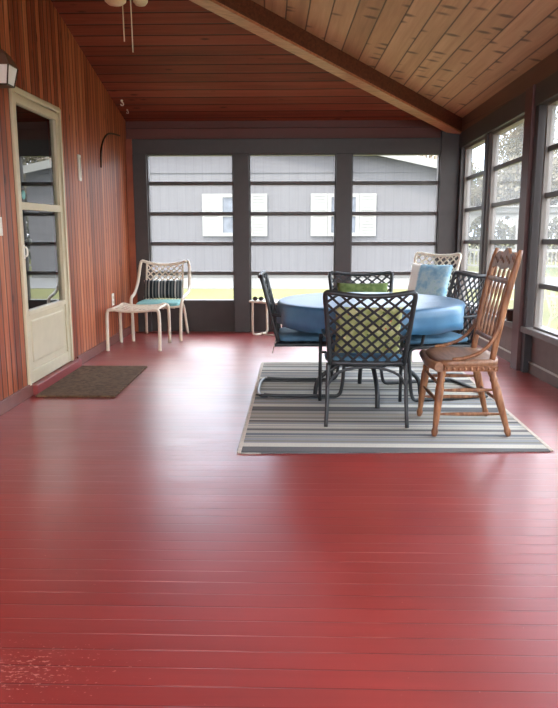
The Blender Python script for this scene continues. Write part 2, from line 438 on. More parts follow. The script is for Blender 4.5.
def lattice(mb, P, W, Hh, sp, w=.012, t=.005, n=7, ang=1.0):
    """diagonal straps both ways over surface P(u,v), u in 0..W, v in 0..Hh"""
    eps = 1e-3
    def nrm(u, v):
        a = P(u+eps, v)-P(u-eps, v); b = P(u, v+eps)-P(u, v-eps); c = a.cross(b)
        return c.normalized() if c.length > 1e-12 else V((0, 0, 1))
    for sg in (1, -1):
        c = -Hh/ang*1.0
        c0 = sp*.5 - math.ceil((Hh/ang)/sp+1)*sp
        k = c0
        while k < W + Hh/ang + sp:
            # line: u = k + sg*v/ang
            va, vb = 0.0, Hh
            if sg > 0: lo, hi = (0-k)*ang, (W-k)*ang
            else: lo, hi = (k-W)*ang, k*ang
            a, b = max(va, lo), min(vb, hi)
            if b-a > .02:
                pts = []; ups = []
                for i in range(n+1):
                    v = a+(b-a)*i/n; u = k+sg*v/ang
                    u = min(max(u, 0), W)
                    N = nrm(min(max(u, eps), W-eps), min(max(v, eps), Hh-eps))
                    pts.append(P(u, v)+N*(t*.55*sg)); ups.append(N)
                # flat strap section
                rows = []
                for i, p in enumerate(pts):
                    T = (pts[min(i+1, n)]-pts[max(i-1, 0)]).normalized(); N = ups[i]; B = T.cross(N).normalized()
                    rows.append([p+B*w/2+N*t/2, p+B*w/2-N*t/2, p-B*w/2-N*t/2, p-B*w/2+N*t/2])
                mb.grid(rows, True, False, True)
            k += sp
    return mb

# ------------------------------------------------------------------ setting
YB = 8.55; XL = -2.02; YF = -2.2
def xr(s): return 1.865+.0455*s
def RW(d, s, z): return (xr(s)+d, YB-s, z*(1+.018*s))      # right wall: d outward, s from the back corner towards the viewer
SF = YB-YF
def zb(y): return 2.48+.245*(YB-y)
def zr(x, y):
    s = YB-y; return 2.48+.0446*s+.2*(xr(s)-x)
Yh = YB-1.0455*(1.865-XL)
def ztop_left(y): return zb(y) if y > Yh else zr(XL, y)

S(MB().box(XL-.3, xr(SF)+.3, YF-.2, YB+.2, -.12, 0), 'floor', 'floor')

def prism(poly, zf, th):
    mb = MB(); lo = [(x, y, zf(x, y)) for x, y in poly]; hi = [(x, y, z+th) for x, y, z in lo]
    mb.grid([lo, hi], True, False, True); return mb
S(prism([(XL-.15, YB+.25), (1.865+.25, YB+.25), (1.865, YB), (XL-.15, Yh-.157)], lambda x, y: zb(y), .12), 'ceiling', 'ceilL')
S(prism([(1.865, YB), (1.865+.3, YB+.2), (xr(SF)+.3, YF-.2), (XL-.15, YF-.2), (XL-.15, Yh-.157)], lambda x, y: zr(x, y), .12), 'ceiling_right', 'ceilR')
# hip beam
bm_ = MB()
P0 = V((1.865-.03, YB-.03, zb(YB-.03))); P1 = V((XL, Yh, zb(Yh)))
d = (P1-P0); dh = V((d.x, d.y, 0)).normalized(); side = V((-dh.y, dh.x, 0))
bm_.obox((P0+P1)/2+V((0, 0, -.055)), d/2, side*.07, V((0, 0, .10)))
bo = S(bm_, 'trim_1', 'beam', bevel=.006)
S(MB().obox((P0+P1)/2+V((0, 0, -.167)), d/2, side*.075, V((0, 0, .012))), 'beam_face_board', 'beam2', bo, .004)

# left wall with a door opening
DY0, DY1, DZ0, DZ1 = 5.11, 6.15, .085, 2.235
def lw(y0, y1, z0, z1=None):
    mb = MB(); n = 2
    ys = sorted({y0, y1} | ({Yh} if y0 < Yh < y1 else set()))
    rows = [[(XL-.16, y, z0), (XL, y, z0), (XL, y, (z1 if z1 else ztop_left(y))+(.0 if z1 else .06)), (XL-.16, y, (z1 if z1 else ztop_left(y))+(.0 if z1 else .06))] for y in ys]
    return rows
wl = MB()
for a in ((YF-.2, DY0, -.0), (DY1, YB+.2, 0), (DY0, DY1, DZ1)):
    wl.grid(lw(a[0], a[1], a[2]), True, False, True)
wl.grid(lw(DY0, DY1, 0, DZ0-.01), True, False, True)
S(wl, 'wall_left', 'wall')
bl = MB(); bl.box(XL, XL+.018, YF, DY0+.06, 0, .095); bl.box(XL, XL+.018, 6.29, YB-.1, 0, .095)
S(bl, 'baseboard_left', 'base', bevel=.004)
# house room behind the door (dark)
hb = MB(); hb.box(XL-.24, XL-.2, DY0-.1, DY1+.1, 0, 2.4)
S(hb, 'trim_2', 'innerdoor')

# storm door
def door():
    f = MB(); X0, X1 = XL-.06, XL+.022
    f.box(X0, X1, DY0, DY0+.035, DZ0, DZ1); f.box(X0, X1, DY1-.035, DY1, DZ0, DZ1); f.box(X0, X1, DY0+.035, DY1-.035, DZ1-.035, DZ1)
    root = S(f, 'door_1', 'cream', bevel=.006)
    a0, a1 = DY0+.038, DY1-.038
    l = MB(); x0, x1 = XL-.045, XL+.008
    l.box(x0, x1, a0, a0+.055, DZ0+.005, DZ1-.04); l.box(x0, x1, a1-.06, a1, DZ0+.005, DZ1-.04)
    l.box(x0, x1, a0+.055, a1-.06, DZ1-.1, DZ1-.04); l.box(x0, x1, a0+.055, a1-.06, 1.385, 1.44); l.box(x0, x1, a0+.055, a1-.06, .60, .64)
    l.box(x0, x1, a0+.055, a1-.06, DZ0+.005, DZ0+.1)
    lf = S(l, 'door_leaf', 'cream', root, .006)
    p = MB(); p.box(XL-.03, XL-.006, a0+.05, a1-.055, DZ0+.095, .605); S(p, 'lower_panel', 'cream', lf)
    q = MB(); q.box(XL-.03, XL+.002, a0+.11, a1-.11, DZ0+.15, .56); S(q, 'raised_panel', 'cream', lf, .01)
    for n, z0, z1 in (('upper_glass', 1.435, DZ1-.095), ('lower_glass', .635, 1.39)):
        g = MB(); g.face([(XL-.02, a0+.05, z0), (XL-.02, a1-.055, z0), (XL-.02, a1-.055, z1), (XL-.02, a0+.05, z1)]); S(g, n, 'dglass', root)
    inn = MB(); inn.box(XL-.14, XL-.1, DY0, DY1, DZ0, DZ1); S(inn, 'inner_door', 'innerdoor', root)
    h = MB(); h.box(XL+.008, XL+.014, DY0+.05, DY0+.08, 1.03, 1.13); h.tube(smooth([(XL+.014, DY0+.065, 1.045), (XL+.035, DY0+.065, 1.05), (XL+.035, DY0+.065, 1.11), (XL+.014, DY0+.065, 1.115)], 2), .007)
    o = S(h, 'handle', 'white', root); o['label'] = 'white pull handle'
    k = MB(); k.lathe([(.0, -.005), (.012, -.005), (.012, .03), (.024, .04), (.026, .055), (.018, .07), (0, .072)], (XL-.1, DY0+.33, 1.15), 14, (1, 0, 0)); S(k, 'knob', 'white', root)
    s_ = MB(); s_.lathe([(0, 0), (.034, 0), (.034, .0015), (0, .0015)], (XL-.019, DY0+.2, 1.495), 20, (1, 0, 0)); S(s_, 'sticker', 'teal', root)
    return root
door()
S(MB().box(XL, XL+.055, 5.16, 6.27, 0, .08), 'trim_3', 'step', bevel=.006)

# back wall of three screened windows
S(MB().box(XL-.16, 1.865+.2, YB, YB+.16, 2.275, 2.56), 'wall_back', 'fascia')
S(MB().box(XL-.1, 1.865+.15, YB-.04, YB+.14, 2.105, 2.275), 'trim_4', 'frame', bevel=.004)
S(MB().box(XL-.1, 1.865+.15, YB-.01, YB+.12, 0, .365), 'wall_back_lower', 'kick')
WX = [(-1.785, -.765), (-.578, .444), (.628, 1.652)]
S(MB().box(-1.945, -1.785, YB-.06, YB+.12, 0, 2.105), 'trim_5', 'frame', bevel=.005)
S(MB().box(XL-.02, -1.945, YB-.05, YB+.12, 0, 2.275), 'trim_6', 'wall')
S(MB().box(-.765, -.578, YB-.06, YB+.12, 0, 2.105), 'trim_7', 'frame', bevel=.005)
S(MB().box(.444, .628, YB-.06, YB+.12, 0, 2.105), 'trim_8', 'frame', bevel=.005)
S(MB().box(1.652, 1.865, YB-.06, YB+.12, 0, 2.48), 'trim_9', 'frame', bevel=.005)
BARS = (1.772, 1.418, 1.065, .712)
for i, (a, b) in enumerate(WX):
    f = MB(); t = .014
    f.box(a, a+t, YB-.02, YB+.08, .365, 2.105); f.box(b-t, b, YB-.02, YB+.08, .365, 2.105); f.box(a+t, b-t, YB-.02, YB+.08, 2.09, 2.105); f.box(a+t, b-t, YB-.03, YB+.08, .365, .388)
    w = S(f, 'window_%d' % (i+1), 'frame')
    for z in BARS: S(MB().box(a+t, b-t, YB+.01, YB+.05, z-.023, z+.023), 'sash_rail', 'rail', w, .004)
    p = MB(); zz = [2.09]+list(BARS)+[.388]
    for k in range(5): p.face([(a+t, YB+.03, zz[k+1]), (b-t, YB+.03, zz[k+1]), (b-t, YB+.03, zz[k]), (a+t, YB+.03, zz[k])])
    S(p, 'pane', 'pane', w)

# right wall: lower panel, header, posts, windows
def rbox(d0, d1, s0, s1, z0, z1, seg=1): return MB().box(d0, d1, s0, s1, z0, z1, RW, seg)
S(rbox(.06, .2, -.1, SF, 0, .335, 6), 'wall_right', 'panelR')
S(rbox(0, .2, -.1, SF, 2.32, 2.52, 6), 'wall_right_upper', 'fasciaR')
S(rbox(-.01, .18, -.1, SF, 2.15, 2.32, 6), 'trim_10', 'frame', bevel=.004)
S(rbox(-.015, .2, .0, SF, .335, .385, 6), 'trim_11', 'alu', bevel=.006)
S(rbox(.045, .06, .0, SF, .0, .085, 6), 'baseboard_right', 'panelR')
S(rbox(.04, .06, .0, SF, .085, .095, 6), 'trim_12', 'white_line')
RWIN = [(.185, .90, None), (1.155, 2.04, None), (2.54, 3.46, None), (3.75, 4.67, None), (4.96, 5.88, None), (6.2, 7.1, None), (7.4, 8.3, None), (8.6, 9.5, None)]
posts = [(2.09, 2.44), (3.5, 3.71), (4.71, 4.92), (5.92, 6.16), (7.14, 7.36), (8.34, 8.56), (9.54, 9.8)]
tn = 13
S(rbox(-.005, .12, -.02, .15, 0, 2.15), 'trim_%d' % tn, 'frame'); tn += 1
# pair of slim mullions between the first two windows
S(rbox(.005, .12, .985, 1.07, .385, 2.15), 'trim_%d' % tn, 'frame', bevel=.004); tn += 1
S(rbox(.02, .1, .94, .985, .385, 2.15), 'trim_%d' % tn, 'alu', bevel=.004); tn += 1
S(rbox(.02, .1, 1.07, 1.115, .385, 2.15), 'trim_%d' % tn, 'alu', bevel=.004); tn += 1
for k, (a, b) in enumerate(posts):
    if k == 0:
        S(rbox(-.03, .12, 2.19, 2.36, 0, 2.32), 'trim_%d' % tn, 'post', bevel=.006); tn += 1
        S(rbox(.0, .12, 2.36, 2.44, 0.0, 2.15), 'trim_%d' % tn, 'frame', bevel=.004); tn += 1
        S(rbox(.02, .12, 2.09, 2.19, .385, 2.15), 'trim_%d' % tn, 'frame', bevel=.004); tn += 1
    else:
        S(rbox(-.03, .12, a, b, 0, 2.32), 'trim_%d' % tn, 'post', bevel=.006); tn += 1
RB = (1.80, 1.445, 1.085, .735)
for i, (a, b, _) in enumerate(RWIN):
    t = .03; f = MB()
    for q in ((a-t, a, .385, 2.15), (b, b+t, .385, 2.15)): f.box(.035, .1, q[0], q[1], q[2], q[3], RW)
    f.box(.035, .1, a, b, 2.125, 2.15, RW); f.box(.035, .1, a, b, .385, .402, RW)
    w = S(f, 'window_%d' % (i+4), 'alu')
    for z in RB: S(rbox(.055, .09, a, b, z-.021, z+.021), 'sash_rail', 'rail', w, .004)
    p = MB(); zz = [2.125]+list(RB)+[.402]
    for k in range(5): p.face([RW(.07, a, zz[k+1]), RW(.07, b, zz[k+1]), RW(.07, b, zz[k]), RW(.07, a, zz[k])])
    S(p, 'pane', 'paneR', w)
# unseen wall behind the viewer, openings widened to let more light in
wf = MB()
wf.box(XL-.15, xr(SF)+.3, YF-.16, YF, 0, .4); wf.box(XL-.15, xr(SF)+.3, YF-.16, YF, 2.3, 2.42)
for a, b in ((XL-.15, -1.75), (-.45, -.25), (1.05, 1.25), (2.2, 2.7)): wf.box(a, b, YF-.16, YF, .4, 3.7 if a < 1 else 3.3)
S(wf, 'wall_front', 'frame')

# ------------------------------------------------------------------ small fittings on the left wall
def wall_lamp():
    t = thing('wall_lantern', 'dark metal wall lantern with a pale glass pane above the door corner', 'lamp', (XL, 4.73, 2.15))
    MB().box(0, .02, -.05, .05, .04, .24).build('back_plate', 'bronze', t, .004)
    MB().tube(smooth([(.02, 0, .2), (.06, 0, .28), (.11, 0, .27), (.11, 0, .22)], 2), .008).build('arm', 'bronze', t)
    roof = MB(); roof.grid([[(.11+sx*a, sy*a, z) for sx, sy in ((-1, -1), (1, -1), (1, 1), (-1, 1))] for a, z in ((.085, .12), (.05, .19), (.018, .225))], True, False, True)
    roof.build('cap', 'capbrown', t)
    g = MB(); g.grid([[(.11+sx*a, sy*a, z) for sx, sy in ((-1, -1), (1, -1), (1, 1), (-1, 1))] for a, z in ((.055, .01), (.075, .12))], True, False, True)
    o = g.build('glass', 'lampglass', t); o['label'] = 'pale frosted glass'
    MB().box(.05, .17, -.06, .06, 0, .01).build('base_tray', 'bronze', t, .003)
    for sx in (-1, 1):
        for sy in (-1, 1):
            MB().tube([(.11+sx*.057, sy*.057, .008), (.11+sx*.078, sy*.078, .122)], .005, 6).build('corner_bar', 'bronze', t)
wall_lamp()
t = thing('thermometer', 'narrow white wall thermometer on the red boards beside the door', 'thermometer', (XL, 6.65, 1.68))
MB().box(-.002, .012, -.034, .034, 0, .235).build('back_plate', 'white', t, .004)
MB().tube([(.014, 0, .03), (.014, 0, .21)], .004, 6).build('glass_tube', 'metal', t)
tag(MB().tube(smooth([(XL+.004, 7.38, 1.86), (XL+.006, 7.40, 2.06), (XL+.006, 7.60, 2.21), (XL+.006, 7.85, 2.26), (XL+.006, 8.2, 2.275)], 3), .009, 6).build('power_cable', 'black'), 'black cable curving up the red board wall towards the back corner', 'cable')
t = thing('wall_outlet', 'white outlet plate low on the red wall beside the white ottoman', 'outlet', (XL, 7.63, .42))
MB().box(0, .008, -.038, .038, 0, .13).build('cover_plate', 'white', t, .003)
for z in (.035, .085): MB().box(.006, .011, -.018, .018, z-.015, z+.015).build('socket', 'cream', t, .003)
t = thing('light_switch', 'white light switch plate at the left edge beside the door', 'switch', (XL, 4.79, 1.2))
MB().box(0, .008, -.04, .04, 0, .125).build('cover_plate', 'white', t, .003)
MB().box(.006, .02, -.006, .006, .05, .078).build('toggle', 'white', t, .002)
for hx, hy, sc_, mt_, lab in ((-1.92, 7.98, .8, 'white', 'small white hook on the sloping ceiling by the back left corner'), (-1.92, 8.22, .6, 'metal', 'tiny grey hook on the ceiling just beyond the white one')):
    t = thing('ceiling_hook', lab, 'hook', (hx, hy, zb(hy)))
    MB().lathe([(0, .01), (.016*sc_, .01), (.016*sc_, -.012), (.006*sc_, -.018), (.005*sc_, -.03*sc_), (0, -.03*sc_)], (0, 0, 0), 12).build('base', mt_, t)
    MB().tube(smooth([(0, 0, -.025*sc_), (.022*sc_, 0, -.04*sc_), (.02*sc_, 0, -.07*sc_), (-.012*sc_, 0, -.07*sc_), (-.016*sc_, 0, -.05*sc_)], 2), .008*sc_, 8).build('hook_curve', mt_, t)

# ceiling fan (only its light kit and chains hang into view)
def fan():
    FX, FY = -1.075, 4.7
    zc = zr(FX, FY)
    t = thing('ceiling_fan', 'ceiling fan with cream glass shades and two pull chains at the top', 'fan', (FX, FY, 0))
    MB().lathe([(0, .03), (.07, .03), (.065, -.04), (.03, -.08), (0, -.08)], (0, 0, zc-.01), 20).build('canopy', 'bronze', t)
    MB().tube([(0, 0, zc-.07), (0, 0, 3.02)], .013).build('downrod', 'bronze', t)
    MB().lathe([(0, 0), (.06, 0), (.12, .03), (.13, .09), (.1, .14), (.04, .16), (0, .16)], (0, 0, 2.87), 24).build('motor_housing', 'bronze', t)
    MB().lathe([(0, 0), (.04, 0), (.05, .03), (.05, .1), (0, .1)], (0, 0, 2.78), 18).build('light_hub', 'bronze', t)
    for k in range(5):
        a = 2*PI*k/5+.5; u = V((math.cos(a), math.sin(a), 0)); w = V((-u.y, u.x, 0))
        b = MB().obox(u*.36+V((0, 0, 2.95)), u*.24, w*.065+V((0, 0, .012)), V((0, 0, .004))).build('blade', 'ceilL', t, .003)
        MB().obox(u*.13+V((0, 0, 2.95)), u*.05, w*.015, V((0, 0, .005))).build('blade_iron', 'bronze', b)
    for k, (ax, ay) in enumerate(((-.055, -.07), (.075, .05), (-.07, .08), (.07, -.08))):
        zz = 2.605 if k == 0 else 2.635 if k == 1 else 2.72
        prof = [(0, 0), (.045, .003), (.065, .02), (.07, .05), (.055, .09), (.025, .115), (0, .118)]
        if k == 1: prof = [(r*.7, h) for r, h in prof]
        s_ = MB().lathe(prof, (ax, ay, zz), 20).build('glass_shade', 'shade', t)
        MB().tube([(ax*.4, ay*.4, 2.81), (ax, ay, zz+.115)], .01, 6).build('shade_arm', 'bronze', s_)
    for x, y, z in ((-.03, 0, 2.41), (.022, .0, 2.345)):
        MB().tube([(x, y, 2.79), (x+.005, y, z)], .004, 6).build('pull_chain', 'cream', t)
fan()

# ------------------------------------------------------------------ floor coverings
def rug():
    t = thing('area_rug', 'grey striped flat woven area rug under the dining set', 'rug', (.558, 5.19, 0), 0)
    sk = lambda x, y, z: (x, y+.045*x, z)          # the rug lies a little skewed
    MB().box(-.875, .875, -1.35, 1.35, 0, .008, sk).build('woven_field', 'rug', t, .002)
    for x in (-.885, .885): MB().box(x-.012, x+.012, -1.35, 1.35, 0, .010, sk).build('side_binding', 'cream_bind', t, .003)
    MB().box(-.875, .875, -1.362, -1.35, 0, .009, sk).build('end_binding', 'rug', t, .002)
rug()
mm = MB().box(-.30, .30, -.58, .58, 0, .018).build('door_mat', 'mat', None, .006)
mm.location = (-1.665, 5.68, 0); mm.rotation_euler = (0, 0, 0); tag(mm, 'brown coir mat on the red floor in front of the cream door', 'mat')

# ------------------------------------------------------------------ dining table
TX, TY, TR, TZ = .532, 5.2, .668, .725
def table():
    t = thing('dining_table', 'round dining table with dark curved pedestal legs under the blue cloth', 'table', (TX, TY, .0101))
    MB().lathe([(0, 0), (TR-.02, 0), (TR-.01, .012), (TR-.02, .028), (0, .028)], (0, 0, TZ-.04), 48).build('tabletop', 'chair', t)
    MB().lathe([(0, 0), (.06, 0), (.065, .02), (.045, .06), (.04, .3), (.05, .38), (.16, .41), (.16, .42), (0, .42)], (0, 0, .27), 20).build('column', 'chair', t)
    for k in range(4):
        a = math.radians(90*k+4); u = V((math.cos(a), math.sin(a), 0))
        pts = smooth([u*.03+V((0, 0, .40)), u*.12+V((0, 0, .32)), u*.24+V((0, 0, .22)), u*.34+V((0, 0, .165)), u*.39+V((0, 0, .10)), u*.40+V((0, 0, .0))], 2)
        MB().tube(pts, .017, 8).build('leg', 'chair', t)
table()
def cloth():
    mb = MB(); n = 96
    def ring(r, z, amp=0, drop=0):
        out = []
        for k in range(n):
            a = 2*PI*k/n
            wv = (math.sin(9*a+.4)+.6*math.sin(14*a+1.9)+.5*math.sin(5*a))*amp
            dz = drop*(math.sin(9*a+1.2)+.5*math.sin(4*a))
            out.append(V((TX+(r+wv)*math.cos(a), TY+(r+wv)*math.sin(a), z+dz)))
        return out
    rows = [ring(.02, TZ), ring(.3, TZ), ring(.58, TZ), ring(TR-.004, TZ-.001), ring(TR+.006, TZ-.005), ring(TR+.013, TZ-.02, .001), ring(TR+.014, TZ-.06, .006), ring(TR+.01, TZ-.11, .012), ring(TR+.008, TZ-.165, .017, .006)]
    mb.grid(rows, True, True, False)
    mb.face(list(reversed(rows[0])))
    o = mb.build('tablecloth', 'tcloth')
    md = o.modifiers.new('thick', 'SOLIDIFY'); md.thickness = .003; md.offset = 1
    tag(o, 'blue tablecloth hanging over the round dining table', 'tablecloth')
cloth()

# ------------------------------------------------------------------ lattice chairs
def back_panel(t, wb, wt, yb, zb_, yt, zt, mats, dip=.03, bow=.03, sp=.078, r=.0155, strapw=.0145, frame_name='back_frame'):
    fm, sm = mats
    def P(u, v, W=1.0, Hh=1.0):
        pass
    Hh = math.hypot(yt-yb, zt-zb_); W = (wb+wt)
    def Q(u, v):
        k = v/Hh; hw = wb+(wt-wb)*k; a = (u/W)*2-1
        z = zb_+(zt-zb_)*k - dip*k*k*(1-a*a); y = yb+(yt-yb)*k - bow*(1-a*a)*(.4+.6*k)
        return V((a*hw, y, z))
    m = MB(); lattice(m, Q, W, Hh, sp, strapw); 
    pts = []
    N = 8
    for i in range(N+1): pts.append(Q(0, Hh*.92*i/N))
    pts.append(Q(W*.006, Hh*.965)); pts.append(Q(W*.03, Hh*.99))
    for i in range(1, 12): pts.append(Q(W*(.03+.94*i/12), Hh))
    pts.append(Q(W*.97, Hh*.99)); pts.append(Q(W*.994, Hh*.965))
    for i in range(N+1): pts.append(Q(W, Hh*.92*(1-i/N)))
    f = MB().tube(pts, r, 8, up=(0, 1, 0.01))
    fr = f.build(frame_name, fm, t)
    MB().tube([Q(W*i/12, .012) for i in range(13)], r*.9, 8).build('lower_rail', fm, fr)
    m.build('back_lattice', sm, t)
    return Q, W, Hh

def seat_lattice(t, x, y0, y1, z, mats, sp=.078, sag=.012, name='seat_lattice'):
    W, Hh = 2*x, y1-y0
    def Q(u, v): return V((u-x, y0+v, z-sag*4*(u/W)*(1-u/W)))
    m = MB(); lattice(m, Q, W, Hh, sp, .012, n=5); m.build(name, mats[1], t)

def armchair(name, label, loc, rz, mats, zt=.87, cushion=None, group=None):
    t = thing(name, label, 'chair', loc, rz, group)
    fm = mats[0]
    back_panel(t, .23, .272, -.27, .39, -.44, zt, mats)
    loop = smooth([(-.245, -.27, .385), (-.255, .32, .385), (.255, .32, .385), (.245, -.27, .385)], 2, True)
    MB().tube(loop, .012, 8, closed=True).build('seat_frame', fm, t)
    seat_lattice(t, .235, -.26, .31, .385, mats)
    for s in (-1, 1):
        MB().tube(smooth([(s*.243, -.265, .40), (s*.245, -.28, .33), (s*.25, -.32, .1), (s*.255, -.34, 0)], 1), .0125, 8).build('rear_leg', fm, t)
        MB().tube([(s*.29, .35, 0), (s*.29, .35, .3), (s*.29, .35, .47)], .0125, 8).build('front_leg', fm, t)
        arm = smooth([(s*.285, .352, .46), (s*.287, .345, .53), (s*.285, .25, .565), (s*.28, .0, .57), (s*.262, -.25, .575), (s*.243, -.335, .58)], 2)
        MB().tube(arm, .0135, 8).build('arm', fm, t)
        MB().tube([(s*.255, .2, .385), (s*.288, .345, .36)], .010, 6).build('side_brace', fm, t)
    MB().tube(smooth([(-.25, -.3, .25), (-.2, -.285, .345), (0, -.28, .385), (.2, -.285, .345), (.25, -.3, .25)], 2), .009, 6).build('rear_apron', fm, t)
    if cushion:
        c = MB(); slab_cushion(c, -.235, .235, -.24, .3, .39, .435); c.build('seat_cushion', cushion, t)
    return t

DARK = ('chair', 'strap'); WHT = ('chairW', 'strapW')
G_ARM = 'dark lattice chairs around the dining table'
A = armchair('lattice_armchair', 'dark lattice armchair nearest the viewer, its back turned, floral pillow inside', (.445, 4.655, .0101), -1.5, DARK, cushion='blue', group=G_ARM)
C = dup(A, (.585, 6.08, .0101), 181, 'dark lattice armchair on the far side of the table with green pillow')
C.scale = (1.06, 1, .97)

def spring_chair(name, label, loc, rz, mats, cushion, zt=.90, group=None):
    t = thing(name, label, 'chair', loc, rz, group)
    fm = mats[0]
    back_panel(t, .27, .28, -.17, .41, -.295, zt, mats, dip=.02, bow=.025)
    X = .295
    for s in (-1, 1):
        pts = smooth([(s*X, -.33, .055), (s*X, -.33, .013), (s*X, .21, .013), (s*X, .28, .013), (s*X, .30, .08), (s*X, .31, .2), (s*X*.95, .32, .36), (s*X*.92, .28, .40), (s*X*.9, .1, .395), (s*X*.9, -.2, .39)], 3)
        pts = [p for p in pts if not (p.y < -.30 and p.z > .02)]
        MB().tube(pts, .0135, 8).build('sled_rail', fm, t)
        MB().tube(smooth([(s*X*.9, .22, .395), (s*.3, .2, .55), (s*.3, .1, .6), (s*.3, -.15, .61), (s*.275, -.235, .62)], 2), .012, 8).build('arm', fm, t)
    MB().tube(smooth([(-X, -.25, .013), (-X, -.33, .013), (X, -.33, .013), (X, -.25, .013)], 3), .0135, 8).build('rear_bar', fm, t)
    fr = MB(); fr.box(-.255, .255, -.2, .31, .375, .405); o = fr.build('seat_frame', fm, t, .01)
    seat_lattice(t, .245, -.19, .3, .408, mats, sag=-.002)
    c = MB(); slab_cushion(c, -.248, .248, -.18, .31, .41, .455); cc = c.build('seat_cushion', cushion, t)
    for s in (-1, 1):
        MB().tube(smooth([(s*.25, -.17, .43), (s*.268, -.2, .40), (s*.262, -.215, .33)], 1), .004, 5).build('tie', 'white', cc)
    return t
B = spring_chair('lattice_spring_chair', 'dark lattice sled chair on the left side of the table, facing right', (.03, 5.40, .0101), -90, DARK, 'blue', group=G_ARM)
D = dup(B, (1.035, 5.33, .0101), 104, 'dark lattice sled chair right of the table, behind the wooden chair')
E_ = armchair('lattice_armchair', 'white lattice armchair behind the table in the right back corner', (1.115, 7.0, 0), 134, WHT, zt=1.0)

# pillows on the chairs
def put_pillow(label, mat, w, h, th, loc, rx, rz, name='pillow'):
    m = MB(); pillow(m, w, h, th); o = m.build(name, mat)
    o.rotation_mode = 'ZXY'
    R = Matrix.Rotation(math.radians(rz), 4, 'Z') @ Matrix.Rotation(math.radians(rx), 4, 'X')
    o.matrix_world = Matrix.Translation(V(loc)) @ R
    tag(o, label, 'pillow')
    return o
put_pillow('green and yellow floral pillow inside the nearest dark armchair', 'floral', .42, .33, .11, (.44, 4.375, .62), 19, -1.5)
put_pillow('leaf green pillow on the far dark armchair behind the table', 'green', .46, .33, .12, (.585, 6.365, .605), -17, 1)
put_pillow('pale blue and white pillow on the white armchair in the corner', 'bluep', .49, .42, .12, (1.325, 7.215, .69), 17, 136)

